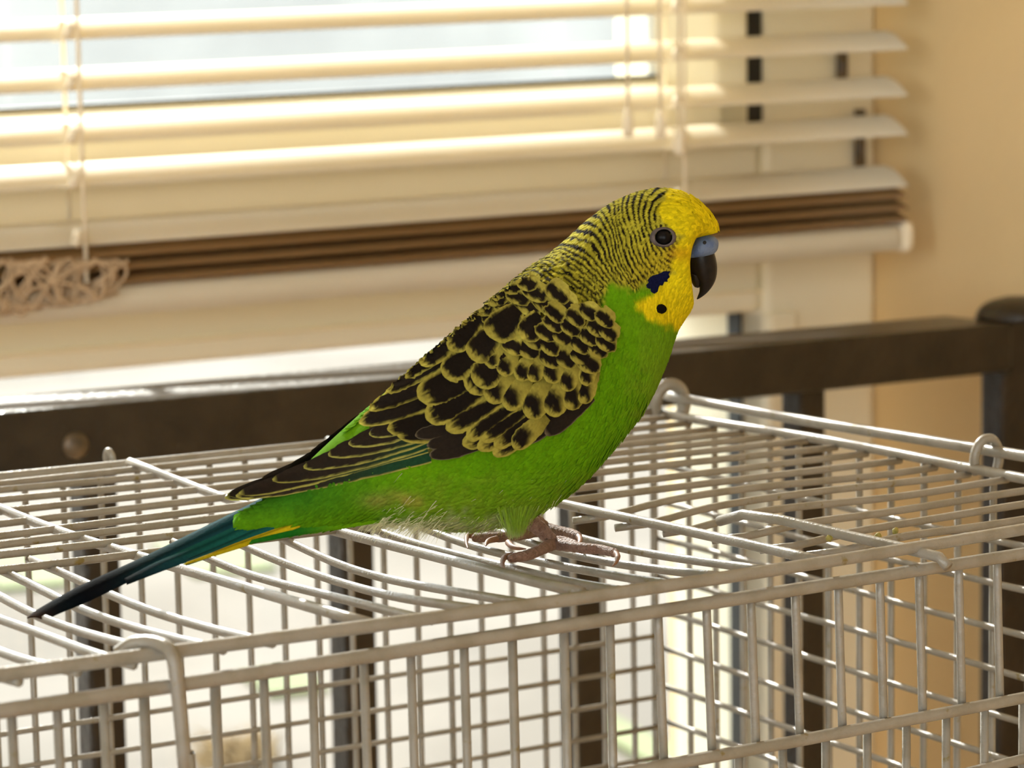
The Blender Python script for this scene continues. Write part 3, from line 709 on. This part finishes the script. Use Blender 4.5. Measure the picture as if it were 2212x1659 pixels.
def feather(name, x, y, ang, L, Wd, style, layer=0.0, rise=.0008, bend=0.0, nu=13, nv=26, edge=.2, tipx=.9):
    """one feather with its tip at pixel x, y, pointing along ang (degrees, 0 left, positive downwards)"""
    if style in ('scale', 'crescent', 'bar'): Wd = Wd*1.30; L = L*1.08; rise = rise*.6
    a = R(ang); dx, dy = -math.cos(a), math.sin(a); nx, ny = -dy, dx
    v = np.linspace(0, 1, nv); u = np.linspace(-1, 1, nu); tipn = x*.37
    Vv, Uu = np.meshgrid(v, u, indexing='ij')
    half = np.where(Vv < .62, (.55+.45*np.sin(Vv/.62*math.pi/2)), np.sqrt(np.clip(1-((Vv-.62)/.382)**2, 0, 1)))
    half = half*(1+.10*(vnoise(Vv*14+tipn, Uu*0+3.3, 1, 4)-.5))
    off = Uu*half*Wd/2 + bend*(Vv-1)**2 + .05*Wd*np.sin(Vv*3+tipn)
    X = x+dx*(Vv-1)*L+nx*off; Y = y+dy*(Vv-1)*L+ny*off
    Y = np.maximum(Y, np.interp(X, [630, 701, 772, 866, 945, 1024, 1134, 1260], [988, 952, 897, 811, 747, 677, 586, 487])-2)
    r2_ = np.abs(Uu)
    # distance to the rim in pixels: sideways and to the tip
    dr = np.minimum((1-r2_)*half*Wd/2*2.6, (1-Vv)*L*.85+0*Uu); lim = edge*Wd*1.35
    nz = (vnoise(X, Y, 3.2, 3)-.5)*.55*lim + (vnoise(Uu*9+tipn, Vv*1.5, 1, 8)-.5)*.8*lim
    if style == 'scale':
        w = sm(lim*.50, lim*1.45, dr+nz); col = C_WY*(1-w[..., None])+C_DK*w[..., None]
    elif style == 'crescent':
        inner = (1-Vv)*L; w = sm(lim*.5, lim*1.35, dr+nz)*sm(L*.66, L*.42, inner+nz)*sm(-.85, -.05, Uu+1.1*sm(.55, 1, Vv)); cy_ = C_WY*(1-.45*sm(L*.5, L*.95, inner)[..., None]); col = cy_*(1-w[..., None])+C_DK*w[..., None]
    elif style == 'bar':
        inner = (1-Vv)*L + 3.0*Uu*Uu; w = sm(L*.13, L*.24, inner+nz*.6)*sm(L*.74, L*.58, inner+nz*.6)*sm(1.02, .86, r2_+.10*nz/lim); col = C_WY*.92*(1-w[..., None])+C_DK*w[..., None]
    elif style == 'flight':                           # dark, thin pale rim on the lower side and tip, green inside
        low = (1-Uu*SGN)*half*Wd/2; rim = np.minimum(low, (1-Vv)*L*.55)
        w = sm(lim*.45, lim*.95, rim+nz); g = sm(.65, .15, Vv)*.85
        dk_ = C_DK*1.5*(1-g[..., None])+C_TG*g[..., None]
        col = np.array([.34, .32, .07])*(1-w[..., None])+dk_*w[..., None]
    else:                                             # plain dark
        w = sm(lim*.2, lim*.6, dr); col = np.array([.16, .13, .08])*(1-w[..., None])+C_DK*1.4*w[..., None]
    col = col*(.9+.2*vnoise(X*2.2, Y*2.2, 5, 11))[..., None]
    pts = np.zeros((nv, nu, 3)); ok = True
    for i in range(nv):
        for j in range(nu):
            p, n = hit(WING_BVH, X[i, j], Y[i, j])
            if p is None: ok = False; break
            pts[i, j] = p+n*(.00015+layer+rise*v[i]**1.2-.00022*u[j]**2)
        if not ok: break
    if not ok: return
    Fc = [(i*nu+j, i*nu+j+1, (i+1)*nu+j+1, (i+1)*nu+j) for i in range(nv-1) for j in range(nu-1)]
    Vf = pts.reshape(-1, 3); cc = col.reshape(-1, 3)
    adopt(mesh_obj(name, Vf, [f_[::-1] for f_ in Fc], M['quill'] if style in ('flight', 'plain') else M['feather'], None, True, cc), wings[0])
    if name != 'flight_feather': return
    adopt(mesh_obj(name, mirror(Vf)-EZ*.0012, Fc, M['quill'] if style in ('flight', 'plain') else M['feather'], None, True, cc), wings[1])
SGN = -1.0
WZ = lambda X, Y: (750+X/3.687, 600+Y/3.687)
TZ = lambda X, Y: (450+X/3.687, 900+Y/3.687)
# primaries and secondaries, outermost first
for k, (tx, ty, an, L, w_) in enumerate(((215, 652, 11.5, 430, 44), (235, 618, 13, 420, 42), (500, 515, 13.5, 380, 48), (752, 420, 14.5, 330, 48), (955, 338, 15, 285, 46), (1122, 245, 16, 240, 44), (1290, 175, 16, 190, 40))):
    x, y = TZ(tx, ty); feather('flight_feather', x, y-4, an, L, w_, 'flight', layer=.00010+.00016*k, rise=.0003, edge=.06, nu=17, nv=34)
for k, (tx, ty, an, L, w_) in enumerate(((1370, 1305, 36, 150, 46), (1560, 1240, 38, 130, 40))):
    x, y = WZ(tx, ty); feather('flight_feather', x, y, an, L, w_, 'plain', layer=.0008, rise=.0004)
for tx, ty in ((1650, 185), (1735, 245), (1752, 318)):
    x, y = TZ(tx, ty); feather('flight_feather', x, y-3, 13, 130, 30, 'plain', layer=.0014, rise=.0004)
# tertials and long scapulars
for k, (tx, ty, an, L, w_) in enumerate(((410, 1290, 12, 160, 34), (330, 1235, 14, 170, 36), (95, 1185, 19, 190, 40), (165, 1075, 22, 180, 40), (300, 925, 26, 150, 36), (440, 805, 30, 130, 34), (560, 690, 36, 110, 32))):
    x, y = WZ(tx, ty); feather('tertial_feather', x, y, an, L, w_, 'scale', layer=.0012+.00012*k, rise=.0007, edge=.16, nu=13, nv=24)
# greater coverts, then the rows above them
for k, (tx, ty, an, L, w_) in enumerate(((900, 1330, 24, 110, 30), (1130, 1385, 30, 110, 30), (1010, 1345, 27, 115, 30), (1140, 1330, 36, 125, 30), (1045, 1300, 34, 120, 28), (930, 1285, 33, 125, 30), (780, 1235, 31, 135, 34), (630, 1160, 28, 140, 42), (590, 1030, 30, 140, 54))):
    x, y = WZ(tx, ty); feather('covert_feather', x, y, an, L, w_, 'scale', layer=.0020+.00010*k, rise=.0008, edge=(.17 if k > 6 else .30), nu=15, nv=28)
for k, (tx, ty, an, L, w_) in enumerate(((1290, 1340, 44, 90, 32), (1810, 985, 62, 70, 32), (1700, 1030, 60, 80, 36), (1560, 1085, 56, 84, 40), (1390, 1105, 54, 84, 40), (1240, 1060, 54, 80, 38), (1110, 1020, 52, 80, 38), (970, 960, 48, 84, 40))):
    x, y = WZ(tx, ty); feather('covert_feather', x, y, an, L, w_, 'crescent', layer=.0026+.00008*k, rise=.0008, edge=.17)
for k, (tx, ty, an, L, w_) in enumerate(((1820, 850, 58, 62, 26), (1680, 905, 56, 62, 28), (1560, 850, 56, 62, 32), (1430, 850, 56, 60, 30), (1340, 850, 58, 60, 28), (1210, 820, 56, 58, 28), (1120, 770, 52, 54, 26))):
    x, y = WZ(tx, ty); feather('covert_feather', x, y, an, L, w_, 'crescent', layer=.0031+.00006*k, rise=.0008, edge=.16)
for k, (tx, ty, an, L, w_) in enumerate(((800, 870, 40, 84, 44), (1010, 895, 40, 84, 42), (590, 760, 38, 84, 42), (1000, 720, 44, 76, 46), (820, 640, 40, 80, 46), (1150, 560, 46, 80, 52), (1390, 560, 50, 60, 36))):
    x, y = WZ(tx, ty); feather('scapular_feather', x, y, an, L, w_, 'scale', layer=.0034+.00008*k, rise=.0009, edge=.15)
sm_rows = ((1840, 760, 40), (1780, 700, 36), (1680, 740, 38), (1560, 745, 40), (1400, 690, 44), (1300, 675, 46), (1560, 650, 32), (1440, 615, 32), (1900, 640, 30), (1780, 620, 28), (1650, 570, 28), (1540, 560, 28), (1850, 560, 22), (1960, 590, 24), (1720, 505, 24), (1600, 490, 24), (1900, 490, 18), (1990, 520, 20), (1760, 430, 20), (1620, 420, 22), (1860, 390, 16), (1960, 420, 16))
for k, (tx, ty, an) in enumerate(sm_rows):
    x, y = WZ(tx, ty); feather('covert_feather', x, y, 40+an*.6, 46-.4*k, 38-.35*k, 'bar', layer=.0034+.00006*k, rise=.0006, edge=.20, nu=11, nv=18)
bk_rows = ((870, 470, 40, 30), (1010, 470, 40, 34), (1150, 455, 40, 34), (900, 385, 40, 30), (1060, 370, 36, 34), (1250, 370, 34, 36), (1420, 370, 30, 36), (1560, 355, 26, 34), (1700, 330, 22, 30), (1010, 300, 40, 28), (1160, 300, 34, 34), (1330, 290, 30, 36), (1480, 270, 26, 34), (1640, 260, 22, 30), (1160, 225, 38, 26), (1290, 215, 32, 30), (1420, 195, 28, 30))
for k, (tx, ty, an, w_) in enumerate(bk_rows):
    x, y = WZ(tx, ty); feather('scapular_feather', x, y, an+34, 44, w_*1.35, 'bar', layer=.0030+.00005*k, rise=.0005, edge=.22, nu=11, nv=18)

# -- tail feathers: upper and lower edge traced, the vane arched between them
def tail(name, up_, lo_, tu, tl_, cols, arch=.0008, n=34, m=7):
    A = np.array([on_plane(x, y, FEET+ET*tu, ET) for x, y in smoothpath(up_, n)]); B = np.array([on_plane(x, y, FEET+ET*tl_, ET) for x, y in smoothpath(lo_, n)])
    V = []; C = []
    cc = catmull(cols, np.linspace(0, len(cols)-1, n))
    for i in range(n):
        for j in range(m):
            q = j/(m-1); p = A[i]*(1-q)+B[i]*q; p = p+(EZ*.8+ET*.6)*arch*4*q*(1-q); V.append(p)
            sh = 1.0-.55*math.exp(-((q-.5)/.10)**2); C.append(np.clip(cc[i], .002, 1)*sh)
    Fc = [(i*m+j, (i+1)*m+j, (i+1)*m+j+1, i*m+j+1) for i in range(n-1) for j in range(m-1)]
    o = mesh_obj(name, V, Fc, M['quill'], None, True, np.array(C)); sdf = o.modifiers.new('thick', 'SOLIDIFY'); sdf.thickness = .0003
    return adopt(o, bird)
BL, BK, TE = np.array([.010, .050, .060]), np.array([.004, .006, .008]), np.array([.010, .09, .075])
BR = np.array([.035, .018, .010])
tail('tail_feather', [(600, 1058), (521, 1098), (400, 1158), (302, 1206), (179, 1262), (86, 1313), (58, 1334)], [(640, 1100), (540, 1143), (430, 1190), (300, 1246), (195, 1297), (122, 1327), (96, 1342)], -.0035, .0010, [BL, BL, BL*.7, BK, BK, BR])
tail('tail_feather', [(600, 1085), (500, 1135), (400, 1180), (310, 1222), (262, 1252)], [(640, 1118), (560, 1150), (470, 1192), (386, 1220), (274, 1262)], -.0010, .0028, [TE, TE, TE*.8, BL*.8, BK])
tail('tail_feather', [(640, 1085), (570, 1122), (480, 1168), (405, 1206)], [(680, 1118), (600, 1148), (510, 1184), (400, 1222)], .0005, .0040, [TE, TE, TE*.9, BL])
YW = np.array([.52, .40, .008])
tail('tail_feather', [(790, 1062), (700, 1096), (620, 1130), (500, 1176), (418, 1212)], [(790, 1080), (710, 1112), (640, 1142), (520, 1184), (393, 1222)], .0030, .0048, [C_G*.8+YW*.2, YW, YW, YW*.8, YW*.7], arch=.0006)
tail('tail_covert', [(820, 1060), (740, 1092), (640, 1132), (545, 1172)], [(830, 1128), (740, 1142), (650, 1156), (538, 1176)], .0020, .0052, [C_G, C_G*.9, C_DG, C_DG], arch=.0012)

# -- bill, cere, eyes
def head_pt(x, y, t=0.0):
    es, et = axes(PHH); return on_plane(x, y, PIV, et)+et*t
_, ETH = axes(PHH); ESH, _ = axes(PHH)
def loft(name, prs, mat_, root, n=26, seg=20, power=1.0):
    A = catmull(prs, np.linspace(0, len(prs)-1, n)); V = []; Fc = []
    for (fx, fy, bx, by, hw) in A:
        a, b = head_pt(fx, fy), head_pt(bx, by); c = (a+b)/2; d = (c-CAM) @ FW
        for q in np.linspace(0, 2*math.pi, seg, endpoint=False): V.append(c+(a-b)/2*math.cos(q)+ETH*hw*d/F_PX*math.sin(q))
    for i in range(n-1):
        for j in range(seg): k = (j+1) % seg; Fc.append((i*seg+j, i*seg+k, (i+1)*seg+k, (i+1)*seg+j))
    Fc += [tuple(range(seg-1, -1, -1)), tuple(range((n-1)*seg, n*seg))]
    return adopt(mesh_obj(name, V, Fc, mat_), root)
loft('beak', [(1535, 532, 1492, 545, 26), (1543, 546, 1487, 558, 27), (1549, 572, 1486, 574, 25), (1548, 596, 1494, 596, 21), (1541, 615, 1508, 612, 15), (1528, 632, 1511, 627, 9), (1514, 643, 1507, 640, 4.5), (1506, 647, 1505, 646, 1)], M['beak'], bird)
loft('lower_beak', [(1512, 598, 1488, 588, 17), (1514, 610, 1492, 604, 15), (1512, 619, 1496, 614, 10), (1508, 622, 1500, 620, 4)], M['beak'], bird, 12)
cere = loft('cere', [(1518, 506, 1506, 514, 12), (1534, 508, 1493, 528, 32), (1546, 513, 1486, 541, 40), (1552, 523, 1484, 553, 40), (1550, 538, 1486, 557, 34), (1543, 547, 1492, 557, 27)], M['cere'], bird, 22, 28)
CV = [v_.co.copy() for v_ in cere.data.vertices]; CB = BVHTree.FromPolygons(CV, [tuple(p_.vertices) for p_ in cere.data.polygons])
p, n = hit(CB, 1522, 524)
if p is not None:
    def disc(name, p, n, rx, ry, mat_, root, dome=.3, rings=5, seg=20, rot=0.0):
        n = n/np.linalg.norm(n); a = np.cross(n, EZ); a /= np.linalg.norm(a); b = np.cross(n, a); a, b = a*math.cos(rot)+b*math.sin(rot), b*math.cos(rot)-a*math.sin(rot)
        V = [p+n*dome*rx]; Fc = []
        for i in range(1, rings+1):
            q = i/rings
            for j in range(seg):
                t = 2*math.pi*j/seg; V.append(p+a*rx*q*math.cos(t)+b*ry*q*math.sin(t)+n*dome*rx*math.sqrt(max(1-q*q, 0)))
        for j in range(seg): Fc.append((0, 1+j, 1+(j+1) % seg))
        for i in range(rings-1):
            for j in range(seg): k = (j+1) % seg; Fc.append((1+i*seg+j, 1+(i+1)*seg+j, 1+(i+1)*seg+k, 1+i*seg+k))
        return adopt(mesh_obj(name, V, Fc, mat_), root)
    disc('nostril', p, n, .00042, .00050, M['nostril'], cere, .12)
    pm = p-2*((p-PIV) @ ETH)*ETH; nm_ = n-2*(n @ ETH)*ETH
    disc('nostril', pm, nm_, .00042, .00050, M['nostril'], cere, .12)
pe, ne = hit(BODY_BVH, 1434, 513)
ne = ne*.6+ETH*.4; ne /= np.linalg.norm(ne)
def eyeball(pe, ne):
    bm = bmesh.new(); bmesh.ops.create_uvsphere(bm, u_segments=28, v_segments=18, radius=.00190); me = bpy.data.meshes.new('eye'); bm.to_mesh(me); bm.free()
    me.polygons.foreach_set('use_smooth', [True]*len(me.polygons)); me.materials.append(M['eye']); o = bpy.data.objects.new('eye', me); COL.objects.link(o)
    o.location = tuple(pe-ne*.0004); adopt(o, bird)
    r_ = np.cross(ne, EZ); r_ /= np.linalg.norm(r_); up_ = np.cross(r_, ne); V = []; Fc = []; seg = 36
    for (ri, ho) in ((1.0, .0008), (1.12, .0010), (1.3, .0008), (1.5, .0004), (1.62, -.0003)):
        for j in range(seg):
            t = 2*math.pi*j/seg; ex = 1.12 if math.cos(t)*1 > 0 else 1.0
            V.append(pe+r_*.00172*ri*math.cos(t)*ex*1.05+up_*.00172*(1+(ri-1)*.62)*math.sin(t)+ne*ho)
    for i in range(4):
        for j in range(seg): k = (j+1) % seg; Fc.append((i*seg+j, i*seg+k, (i+1)*seg+k, (i+1)*seg+j))
    ring_ = mesh_obj('eye_ring', V, Fc, M['eyering']); 
    ring_.parent = o; ring_.matrix_parent_inverse = (Matrix.Translation(o.location)).inverted()
    return o
eyeball(pe, ne); pm = pe-2*((pe-PIV) @ ETH)*ETH; eyeball(pm, ne-2*(ne @ ETH)*ETH)

# -- violet cheek patches and black throat spots: small flat feathers of their own
def skin_patch(name, poly, col, lift_=.0009, step=1.6):
    P = np.array(poly, float); xs = np.arange(P[:, 0].min()-2, P[:, 0].max()+2, step); ys = np.arange(P[:, 1].min()-2, P[:, 1].max()+2, step)
    X, Y = np.meshgrid(xs, ys, indexing='ij'); S = poly_sdf(X.ravel(), Y.ravel(), poly).reshape(X.shape)
    idx = {}; V = []; Fc = []
    def vid(i, j):
        if (i, j) not in idx:
            p, n = hit(BODY_BVH, xs[i], ys[j], lift_-.0005*max(0, 1+S[i, j]/2.5)); idx[(i, j)] = len(V); V.append(p)
        return idx[(i, j)]
    for i in range(len(xs)-1):
        for j in range(len(ys)-1):
            if S[i, j]+S[i+1, j+1] < 0: Fc.append((vid(i, j), vid(i+1, j), vid(i+1, j+1), vid(i, j+1)))
    V = np.array(V); cc = np.array(col)*rng.uniform(.7, 1.3, (len(V), 1))
    adopt(mesh_obj(name, V, Fc, M['feather'], None, True, cc), bird)
    Vm = V-2*((V-PIV) @ ETH)[:, None]*ETH
    adopt(mesh_obj(name, Vm, [f_[::-1] for f_ in Fc], M['feather'], None, True, cc), bird)
HZ = lambda X, Y: (1150+X/4.424, 380+Y/4.424)
skin_patch('cheek_patch', [HZ(*q) for q in ((1085, 1000), (1130, 955), (1215, 925), (1240, 905), (1325, 900), (1300, 935), (1312, 960), (1285, 985), (1290, 1010), (1255, 1010), (1235, 1050), (1210, 1045), (1195, 1070), (1185, 1110), (1155, 1130), (1120, 1115), (1112, 1085), (1075, 1075), (1072, 1045), (1095, 1025))], (.008, .010, .045))
skin_patch('throat_spot', [HZ(1217+50*math.cos(a), 1272+48*math.sin(a)) for a in np.linspace(0, 2*math.pi, 22, endpoint=False)], (.010, .008, .006))

# -- legs and feet
def limb(name, pts, rad, root, m, n=34, seg=14, bumps=.06):
    P = smoothpath(pts, n); rr = catmull(np.array(rad)[:, None], np.linspace(0, len(rad)-1, n))[:, 0]
    rr = rr*(1+bumps*np.sin(np.arange(n)*2.1))
    V, Fc = tube(P, rr, seg); return adopt(mesh_obj(name, V, Fc, m), root)
FZ = lambda X, Y: (940+X/4.809, 1060+Y/4.809)
def foot(z, knee, pts_front, pts_back, claws, inner):
    g = lambda X, Y, dz=0.0: on_z(*FZ(X, Y), z+dz)
    j = g(*knee)
    hipx = on_plane(*FZ(880, 250), j, ET)
    leg = limb('leg', [hipx, hipx*.45+j*.55+EZ*.0006, j], [.0022, .0017, .0015], bird, M['skin'], 20)
    tag(leg, None)
    for pts in (pts_front, pts_back, inner):
        if pts is None: continue
        Q = [j]+[g(*q) for q in pts]; r0 = [.00150, .00128, .00122, .00112, .00105][:len(Q)-1]+[.00100, .00045]; Q = Q+[Q[-1]+(Q[-1]-Q[-2])/np.linalg.norm(Q[-1]-Q[-2])*.0011]
        adopt_t = limb('toe', Q, r0, leg, M['skin'], 36, 14, .05)
    for cl in claws:
        limb('claw', [g(*q) for q in cl], [.00078, .00064, .00042, .00012], leg, M['claw'], 20, 10, 0)
ZF = ZT-.0004
foot(ZF, (1235, 545), [(1380, 575), (1560, 600), (1720, 612), (1860, 645)], [(1100, 610), (960, 670), (800, 700)],
     [[(1862, 640), (1896, 680), (1880, 740), (1842, 785)], [(800, 672), (715, 700), (705, 800), (800, 878)]],
     [(1320, 530), (1450, 560)])
foot(ZT-.0010, (1150, 395), [(1280, 420), (1400, 445), (1480, 470)], [(900, 455), (700, 480), (430, 490)],
     [[(1480, 468), (1505, 500), (1500, 540), (1480, 560)], [(395, 465), (335, 470), (325, 540), (340, 600)], [(640, 500), (560, 520), (530, 550), (525, 575)], [(760, 540), (800, 580), (870, 600), (945, 605)]],
     None)

# ------------------------------------------------------------------ seed husks caught on the wires
M['husk'] = noisy('yellow_green_husk', (.22, .20, .03, 1), (.34, .28, .07, 1), 900, .7)
for k, (px, py, lab) in enumerate(((440, 1247, 'greenish seed husk stuck to a wire beside the bird tail'), (1791, 1163, 'dark green seed husk on the short cross wire of the cage top'), (1895, 1160, 'small brown seed husk on a cage wire near the front rail'), (1934, 1149, 'pale green seed husk on a long cage wire'))):
    P = on_z(px, py, ZT-.0002+(-.0022 if k == 0 else .0014 if k == 1 else 0)); bm = bmesh.new(); bmesh.ops.create_icosphere(bm, subdivisions=2, radius=.0009)
    for v_ in bm.verts: v_.co = Vector((v_.co.x*1.35, v_.co.y*.9, v_.co.z*.8))*(1+.35*noise.noise(v_.co*1500+Vector((k*3, 0, 0))))
    me = bpy.data.meshes.new('seed_husk'); bm.to_mesh(me); bm.free(); me.materials.append(M['husk']); me.polygons.foreach_set('use_smooth', [True]*len(me.polygons))
    o = bpy.data.objects.new('seed_husk', me); COL.objects.link(o); o.location = tuple(P); o.rotation_euler = (.3*k, .5*k, k)
    tag(o, lab, 'seed', 'seed husks on the cage top')
